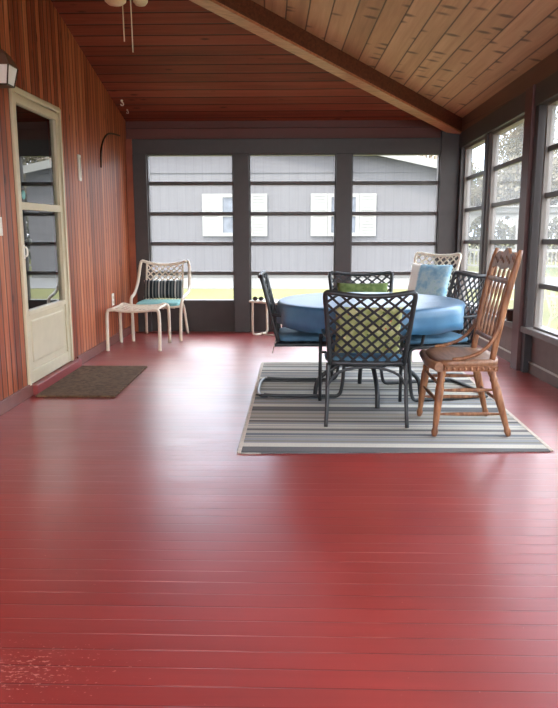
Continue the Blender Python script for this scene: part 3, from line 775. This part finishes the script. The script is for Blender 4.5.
# ------------------------------------------------------------------ oak chair
def oak_chair():
    t = thing('wooden_chair', 'tall carved oak side chair standing at the right front of the rug', 'chair', (1.022, 4.375, .0101), 91.5)
    t.scale = (1, 1, 1.035)
    # local: front +y (towards the table), rear -y
    outline = []
    for i in range(48):
        a = 2*PI*i/48; c, s_ = math.cos(a), math.sin(a); e = .45
        x = .25*math.copysign(abs(c)**e, c); y = .195*math.copysign(abs(s_)**e, s_)
        x *= (1-.09*(-y/.205 if y < 0 else 0))
        outline.append((x, y))
    m = MB()
    rows = []
    for k, z in ((.93, .405), (1.0, .412), (1.0, .445), (.97, .453), (.8, .449), (.5, .443), (.1, .441)):
        rows.append([V((x*k, y*k, z + (-.02*max(0, (y*k/.205))**4 if k > .75 else 0))) for x, y in outline])
    m.grid(rows, True, True, True)
    seat = m.build('seat', 'oakseat', t)
    for s in (-1, 1):
        ap = MB(); ap.box(s*.245-.008, s*.245+.008, -.16, .155, .388, .418)
        for k in range(9): ap.lathe([(0, -.006), (.010, -.003), (.010, .003), (0, .006)], (s*.254, -.14+.035*k, .403), 8, (1, 0, 0))
        ap.build('carved_edge', 'oak', seat)
    fr = MB().tube([(-.235, .185, .41), (0, .20, .395), (.235, .185, .41)], .028, 10).build('front_roll', 'oakseat', seat)
    turned = [(.012, 0), (.017, .01), (.021, .03), (.015, .05), (.0175, .07), (.024, .2), (.026, .28), (.020, .315), (.0255, .33), (.020, .345), (.025, .37), (.023, .41)]
    for s in (-1, 1):
        for (fx, fy, tx, ty, nm) in ((s*.235, .20, s*.205, .16, 'front_leg'), (s*.235, -.25, s*.19, -.13, 'rear_leg')):
            a = V((fx, fy, 0)); b = V((tx, ty, .41)); L = (b-a).length
            MB().lathe([(r, h*L/.41) for r, h in turned], a, 14, b-a).build(nm, 'oak', t)
        def legp(z, front): 
            k = z/.41; return V((s*(.235-.03*k), .20-.04*k, z)) if front else V((s*(.235-.045*k), -.25+.12*k, z))
        for zf in (.13, .27):
            a, b = legp(zf, True), legp(zf, False); n = 8
            MB().tube([a+(b-a)*i/n for i in range(n+1)], [.006+.006*math.sin(PI*i/n) for i in range(n+1)], 8).build('side_stretcher', 'oak', t)
    for zf, fr_ in ((.20, True), (.30, True), (.2, False)):
        k = zf/.41
        xx, yy = (.235-.03*k, .20-.04*k) if fr_ else (.235-.045*k, -.25+.12*k)
        MB().tube([(xx*(2*i/8-1), yy, zf) for i in range(9)], [.006+.006*math.sin(PI*i/8) for i in range(9)], 8).build('cross_stretcher', 'oak', t)
    # back
    def bp(x, z):
        k = (z-.44)/.66; return V((x*(1+.10*k), -.135-.135*k+.012*math.sin(PI*max(0, k)), z))
    for s in (-1, 1):
        n = 14
        MB().tube([bp(s*.205, .43+.645*i/n) for i in range(n+1)], [.014+.003*math.sin(PI*i/n)-.004*(i == n) for i in range(n+1)], 10, sy=1.25, up=(0, 1, 0)).build('back_post', 'oak', t)
        # bentwood hip brace from post down to the seat side
        hip = smooth([bp(s*.21, .70), bp(s*.225, .60)+V((0, .012, 0)), V((s*.243, -.07, .50)), V((s*.245, .04, .462)), V((s*.235, .11, .455))], 3)
        MB().tube(hip, .011, 8).build('hip_brace', 'oak', t)
    cr = MB(); rows = []
    n = 24
    for th in (-1, 1):
        pass
    top = lambda a: 1.055+.03*math.cos(a*PI)*.5+.012*math.cos(3*a*PI)
    for i in range(n+1):
        a = -1+2*i/n; x = .2*a; z0 = .965-.008*math.cos(2*a*PI); z1 = top(a)
        p0, p1 = bp(x, z0), bp(x, z1)
        rows.append([p0+V((0, -.009, 0)), p0+V((0, .009, 0)), p1+V((0, .009, 0)), p1+V((0, -.009, 0))])
    cr.grid(rows, True, False, True); crest = cr.build('crest_rail', 'oak', t)
    cv = MB()
    for i in range(11):
        a = -1+2*i/10; x = .17*a
        for sd in (-1, 1):
            cv.lathe([(0, -.004), (.016, 0), (.010, .004), (.003, .006), (0, .006)], bp(x, 1.012+.014*math.sin(i*2.1))+V((0, sd*.009, 0)), 10, (0, sd, 0))
    cv.build('carving', 'oakseat', crest)
    MB().tube([bp(.2*(2*i/10-1), .895) for i in range(11)], .013, 8, sy=1.3, up=(0, 0, 1)).build('middle_rail', 'oak', t)
    MB().tube([bp(.2*(2*i/10-1), .555) for i in range(11)], .013, 8, sy=1.3, up=(0, 0, 1)).build('lower_rail', 'oak', t)
    for i in range(5):
        x = -.135+.0675*i; n = 16
        MB().tube([bp(x, .555+.34*k/n) for k in range(n+1)], [.006+.005*abs(math.sin(3*PI*k/n)) for k in range(n+1)], 8).build('spindle', 'oakseat', t)
    for i in range(4):
        x = -.12+.08*i
        MB().tube([bp(x, .895+.075*k/6) for k in range(7)], [.005+.005*math.sin(PI*k/6) for k in range(7)], 8).build('short_spindle', 'oakseat', t)
oak_chair()

# ------------------------------------------------------------------ white lounge chair, ottoman and side table by the back wall
def lounge():
    t = thing('lattice_lounge_chair', 'low white lattice lounge chair with sweeping arms in the back left corner', 'chair', (-1.575, 8.07, 0), 180)
    fm = 'chairW'
    def top(a): return V((a*.25, -.30-.02*(1-a*a), .868-.045*(1-a*a)**.8))
    sd_ = [V((.30, .06, .50)), V((.312, -.07, .52)), V((.305, -.19, .61)), V((.298, -.26, .74)), V((.288, -.295, .84)), V((.272, -.30, .872))]
    mir = lambda p: V((-p.x, p.y, p.z))
    tr = smooth([mir(p) for p in sd_]+[top(-.9+1.8*i/8) for i in range(9)]+sd_[::-1], 2)
    MB().tube(tr, .018, 8, up=(0, 1, .3)).build('arm_and_top_frame', fm, t)
    for s in (-1, 1):
        MB().tube(smooth([(s*.30, .06, .50), (s*.295, .2, .485), (s*.285, .275, .45), (s*.27, .29, .3), (s*.268, .29, 0)], 2), .018, 8).build('front_leg', fm, t)
        MB().tube(smooth([(s*.22, -.17, .38), (s*.23, -.24, .3), (s*.24, -.29, .14), (s*.25, -.33, 0)], 2), .016, 8).build('rear_leg', fm, t)
        MB().tube(smooth([(s*.215, -.18, .36), (s*.215, -.24, .55), (s*.215, -.305, .835)], 2), .011, 8).build('back_upright', fm, t)
        MB().tube([(s*.215, -.18, .365), (s*.24, .1, .375), (s*.268, .28, .39)], .012, 8).build('seat_rail', fm, t)
    MB().tube(smooth([(-.268, .28, .39), (-.1, .285, .38), (.1, .285, .38), (.268, .28, .39)], 2), .012, 8).build('front_rail', fm, t)
    MB().tube([(-.215, -.18, .365), (.215, -.18, .365)], .012, 8).build('rear_rail', fm, t)
    Hh = .47; W = .43
    def Q(u, v):
        a = u/W*2-1; k = v/Hh
        return V((a*.215, -.185-.115*k-.02*(1-a*a), .375+.465*k-.02*(1-a*a)*k))
    m = MB(); lattice(m, Q, W, Hh, .07, .013); m.build('back_lattice', 'strapW', t)
    seat_lattice(t, .22, -.17, .28, .375, WHT, sp=.062)
    c = MB(); slab_cushion(c, -.24, .24, -.16, .28, .385, .43); o = c.build('seat_cushion', 'teal', t); o['label'] = 'pale teal seat cushion'
lounge()
put_pillow('dark striped lumbar pillow on the white lounge chair', 'stripep', .46, .22, .12, (-1.575, 8.225, .545), -14, 0)

def ottoman():
    t = thing('lattice_ottoman', 'white lattice ottoman in front of the white lounge chair', 'ottoman', (-1.69, 7.42, 0), 0)
    fm = 'chairW'
    for s in (-1, 1):
        y = s*.27
        # one bent tube per end: leg, curved shoulder, leg
        for q in (-1, 1):
            MB().tube(smooth([(q*.2, y, .425), (q*.25, y, .425), (q*.27, y, .40), (q*.272, y*1.02, .2), (q*.27, y*1.04, 0)], 2), .018, 8).build('leg', fm, t)
        MB().tube(smooth([(-.21, y, .425), (-.1, y, .408), (.1, y, .408), (.21, y, .425)], 2), .0135, 8).build('end_rail', fm, t)
    for q in (-1, 1): MB().tube([(q*.24, -.27, .424), (q*.24, .27, .424)], .012, 8).build('side_rail', fm, t)
    seat_lattice(t, .24, -.265, .265, .424, WHT, sp=.098, sag=.016, name='top_lattice')
ottoman()

def side_table():
    t = thing('side_table', 'small white side table with looped tube legs by the back windows', 'table', (-.28, 8.17, 0), -35)
    MB().box(-.245, .245, -.16, .16, .395, .42).build('top', 'chairW', t, .008)
    for s in (-1, 1):
        x = s*.205
        MB().tube(smooth([(x, -.135, .395), (x, -.14, .1), (x+.005, -.14, .014), (x+.02, .0, .012), (x+.005, .14, .014), (x, .14, .1), (x, .135, .395)], 3), .014, 8).build('leg_loop', 'chairW', t)
    MB().tube([(-.185, 0, .013), (.225, 0, .013)], .009, 8).build('stretcher', 'chairW', t)
side_table()
t = thing('sunglasses', 'dark sunglasses lying on the small white side table', 'glasses', (-.46, 8.165, .42))
for s in (-1, 1):
    MB().tube([(s*.034+.026*math.cos(2*PI*k/16), .0, .022+.02*math.sin(2*PI*k/16)) for k in range(16)], .003, 6, closed=True).build('rim', 'black', t)
    MB().lathe([(0, 0), (.025, 0), (.025, .002), (0, .002)], (s*.034, -.001, .022), 16, (0, 1, 0)).build('lens', 'black', t)
    MB().tube(smooth([(s*.06, 0, .03), (s*.064, .08, .02), (s*.06, .12, .004)], 2), .0025, 6).build('temple', 'black', t)
MB().tube([(-.01, 0, .028), (0, 0, .031), (.01, 0, .028)], .003, 6).build('bridge', 'black', t)

# pot on the sill behind the oak chair
px_, py_, pz_ = RW(.035, 1.98, .385)
t = thing('plant_pot', 'dark brown pot on the right window sill beside the post', 'pot', (px_-.005, py_, pz_))
MB().lathe([(0, 0), (.042, 0), (.052, .08), (.058, .085), (.058, .105), (.05, .105), (.046, .08), (0, .08)], (0, 0, 0), 20).build('body', 'pot', t)
MB().lathe([(0, 0), (.045, 0), (.04, .012), (0, .016)], (0, 0, .079), 16).build('soil', 'black', t)

# ------------------------------------------------------------------ outside
ZG = -.5
g = MB().box(-70, 90, -40, 120, ZG-.2, ZG).build('lawn', 'grass'); g['kind'] = 'structure'
g = MB().box(-30, 14, 20.6, 25.4, ZG-.1, ZG+.012).build('driveway', 'concrete'); g['kind'] = 'structure'
def garage():
    Y0 = 25.0; RX = -4.6; RZ = 5.36; SL = .215; X0, X1 = -16, 5.4
    zt = lambda x: RZ-SL*abs(x-RX)
    t = thing('gable_building', 'long grey sided building with white shuttered windows beyond the back windows', 'building', (0, Y0, ZG))
    def L(x, y, z): return (x, y-Y0, z-ZG)
    zl = 3.12
    w = MB(); w.box(X0, X1, 0, 9, 0, zl-ZG); w.build('wall', 'siding', t)
    ga = MB(); poly = [(X0, zl), (X1, zl), (X1, max(zl+.01, zt(X1))), (RX, RZ), (X0, max(zl+.01, zt(X0)))]
    ga.grid([[L(x, Y0-.03, z) for x, z in poly], [L(x, Y0+9, z) for x, z in poly]], True, False, True); ga.build('gable', 'siding2', t)
    for s, xe in ((-1, X0-.4), (1, X1+.25)):
        r = MB(); a = V(L(RX, Y0-.45, RZ+.02)); b = V(L(xe, Y0-.45, zt(xe)+.02))
        r.grid([[a, b, b+V((0, 0, .1)), a+V((0, 0, .1))], [p+V((0, 10, 0)) for p in (a, b, b+V((0, 0, .1)), a+V((0, 0, .1)))]], True, False, True)
        r.build('roof', 'roof', t)
        k = MB(); d_ = V((0, -.03, 0)); dn = V((0, 0, -.17))
        k.grid([[a+d_+V((0, 0, .1)), b+d_+V((0, 0, .1)), b+d_+dn, a+d_+dn], [p+V((0, .05, 0)) for p in (a+V((0, 0, .1)), b+V((0, 0, .1)), b+dn, a+dn)]], True, False, True)
        k.build('rake_board', 'trimW', t)
    MB().box(X0, X1, -.02, 0, 0, .25).build('foundation', 'concrete', t)
    for xc in (-2.2, 1.57):
        z0, z1 = .97, 2.42; hw = .54
        fr = MB()
        for q in ((xc-hw, xc-hw+.12, z0, z1), (xc+hw-.12, xc+hw, z0, z1), (xc-hw+.12, xc+hw-.12, z1-.12, z1), (xc-hw+.12, xc+hw-.12, z0, z0+.12), (xc-hw+.12, xc+hw-.12, (z0+z1)/2-.05, (z0+z1)/2+.05)):
            fr.box(q[0], q[1], -.1, -.02, q[2]-ZG, q[3]-ZG)
        f = fr.build('window', 'trimW', t)
        MB().box(xc-hw+.1, xc+hw-.1, -.05, -.03, z0+.1-ZG, z1-.1-ZG).build('pane', 'extglass', f)
        for s in (-1, 1):
            sh = MB(); sx = xc+s*(hw+.3)
            sh.box(sx-.29, sx+.29, -.07, -.02, z0-ZG, z1-ZG)
            for k in range(14): sh.box(sx-.22, sx+.22, -.085, -.07, z0+.12+k*.095-ZG, z0+.17+k*.095-ZG)
            sh.build('shutter', 'trimW', t)
garage()

def rand_unit():
    while True:
        v = V((random.uniform(-1, 1), random.uniform(-1, 1), random.uniform(-1, 1)))
        if .05 < v.length < 1: return v.normalized()
def tree(label, loc, hgt, crown, leaf, n, lsz=.12, bare=False, seed=1, name='leafy_tree'):
    random.seed(seed)
    t = thing(name, label, 'tree', loc, 0, 'trees beyond the porch')
    tips = []
    tb = MB()
    def grow(p, d, L, r, lev):
        n_ = 4; pts = [p]; q = p
        for i in range(n_):
            d = (d+rand_unit()*.18+V((0, 0, .05))).normalized(); q = q+d*L/n_; pts.append(q)
        tb.tube(pts, [r*(1-.45*i/n_) for i in range(n_+1)], 6 if lev < 2 else 4)
        if lev >= (4 if bare else 3): tips.append(q); return
        for k in range(3 if lev else 4):
            dd = (d*.75+rand_unit()*.75).normalized()
            if dd.z < -.1: dd.z = .1
            grow(q if k else pts[3], dd, L*random.uniform(.6, .78), r*.55, lev+1)
    grow(V((0, 0, -.05)), V((0, 0, 1)), hgt*.36, hgt*.022, 0)
    tb.build('trunk', 'bark', t)
    lf = MB()
    for i in range(n):
        c = random.choice(tips)+rand_unit()*crown*random.random()**.5
        if c.z < hgt*.14: continue
        a = rand_unit(); b = a.orthogonal().normalized(); w = a.cross(b); s = lsz*random.uniform(.6, 1.3)
        lf.face([c-b*s-w*s*.5, c+b*s*.2-w*s*.8, c+b*s+w*s*.3, c-b*s*.1+w*s*.8])
    if n: lf.build('foliage', leaf, t)
    return t
tree('bare branched tree rising behind the grey building roof', (6.6, 34.6, ZG), 9, .8, 'leafA', 300, .08, True, 3, 'bare_tree')
spots = [((8.4, 45.5, ZG), 6.6, 'leafA', 4, 'low tawny tree behind the white arbor, nearest the grey building'), ((13.8, 43, ZG), 7.0, 'leafA', 5, 'low tawny tree behind the middle of the white arbor'),
         ((18.0, 48, ZG), 11, 'leafA', 6, 'tall tawny tree behind the right end of the white arbor'), ((12.5, 60, ZG), 8.2, 'leafB', 8, 'far green tree seen over the middle of the arbor'),
         ((23, 64, ZG), 13, 'leafA', 9, 'far tall tawny tree in the near right window'), ((30.5, 49, ZG), 11, 'leafB', 10, 'green tree beyond the right end of the arbor')]
for loc, h, lm, sd, lab in spots: tree(lab, loc, h, h*.14, lm, 13000, .12, False, sd)

def arbor():
    p0 = V((6.3, 31.5, ZG)); p1 = V((13.4, 29.5, ZG)); d_ = p1-p0; L = d_.length
    t = thing('garden_arbor', 'long white arched arbor across the lawn beyond the right windows', 'arbor', p0, math.degrees(math.atan2(d_.y, d_.x)))
    n = 7; st = L/n
    for i in range(n+1): MB().box(i*st-.1, i*st+.1, -.1, .1, 0, 2.35).build('post', 'trimW', t)
    for i in range(n):
        x0 = i*st+.1; x1 = (i+1)*st-.1; m = MB(); rows = []
        for k in range(17):
            a = k/16; x = x0+(x1-x0)*a; z = 1.75+.5*math.sin(PI*a)**.7
            rows.append([V((x, -.05, z)), V((x, .05, z)), V((x, .05, 2.36)), V((x, -.05, 2.36))])
        m.grid(rows, True, False, True); m.build('arch', 'trimW', t)
        rl = MB(); rl.box(x0, x1, -.03, .03, .75, .85); rl.box(x0, x1, -.03, .03, .1, .18)
        q = x0+.1
        while q < x1: rl.box(q-.025, q+.025, -.02, .02, .18, .75); q += .16
        rl.build('railing', 'trimW', t)
    fr = MB(); fr.box(-.2, L+.2, -.12, .12, 2.36, 2.6); fr.build('frieze', 'trimW', t)
    MB().box(-.25, L+.25, -.3, .3, 2.6, 2.66).build('cap_board', 'trimW', t)
arbor()
def hedge():
    random.seed(21); m = MB()
    for i in range(9000):
        x = random.uniform(0, 24); h = 2.3+.35*math.sin(x*.9)+.2*math.sin(x*2.3)
        c = V((6.2+x, 37.5+.05*x+random.uniform(-.7, .7), ZG+.05+h*random.random()**.7))
        a = rand_unit(); b = a.orthogonal().normalized(); w_ = a.cross(b); q = random.uniform(.08, .17)
        m.face([c-b*q-w_*q*.5, c+b*q*.2-w_*q*.8, c+b*q+w_*q*.3, c-b*q*.1+w_*q*.8])
    tag(m.build('hedge', 'hedge'), 'dull green hedge along the lawn behind the white arbor', 'hedge')
hedge()

# ------------------------------------------------------------------ light
w = bpy.data.worlds.new('sky'); sc.world = w; w.use_nodes = True
nt = w.node_tree; nt.nodes.clear()
out = nt.nodes.new('ShaderNodeOutputWorld'); bg = nt.nodes.new('ShaderNodeBackground')
tc = nt.nodes.new('ShaderNodeTexCoord'); nz = nt.nodes.new('ShaderNodeTexNoise'); nz.inputs['Scale'].default_value = 3.0; nz.inputs['Detail'].default_value = 4
rp = nt.nodes.new('ShaderNodeValToRGB')
rp.color_ramp.elements[0].position = .42; rp.color_ramp.elements[0].color = (.60, .73, .93, 1)
rp.color_ramp.elements[1].position = .62; rp.color_ramp.elements[1].color = (1, .965, .91, 1)
nt.links.new(tc.outputs['Generated'], nz.inputs['Vector']); nt.links.new(nz.outputs['Fac'], rp.inputs[0]); sp = nt.nodes.new('ShaderNodeSeparateXYZ'); nt.links.new(tc.outputs['Generated'], sp.inputs[0])
mr = nt.nodes.new('ShaderNodeMapRange'); mr.inputs[1].default_value = 0; mr.inputs[2].default_value = .75; mr.inputs[3].default_value = .36; mr.inputs[4].default_value = 1.0
nt.links.new(sp.outputs[2], mr.inputs[0])
mu = nt.nodes.new('ShaderNodeVectorMath'); mu.operation = 'SCALE'; nt.links.new(rp.outputs[0], mu.inputs[0]); nt.links.new(mr.outputs[0], mu.inputs['Scale'])
nt.links.new(mu.outputs[0], bg.inputs[0])
bg.inputs[1].default_value = 2.6
nt.links.new(bg.outputs[0], out.inputs[0])
sun = bpy.data.lights.new('sun', 'SUN'); sun.energy = 1.8; sun.angle = math.radians(6); sun.color = (1, .95, .86)
so = bpy.data.objects.new('sun', sun); COL.objects.link(so)
so.rotation_euler = V((-.35, -.45, .9)).to_track_quat('Z', 'Y').to_euler()

vs = sc.view_settings
sc.display_settings.display_device = 'sRGB'
vs.view_transform = 'Standard'; vs.look = 'None'; vs.gamma = 1.0; vs.use_curve_mapping = False
vs.exposure = 2.85
sc.cycles.use_denoising = True
sc.cycles.max_bounces = 10; sc.cycles.diffuse_bounces = 6; sc.cycles.transparent_max_bounces = 16
sc.cycles.sample_clamp_indirect = 8
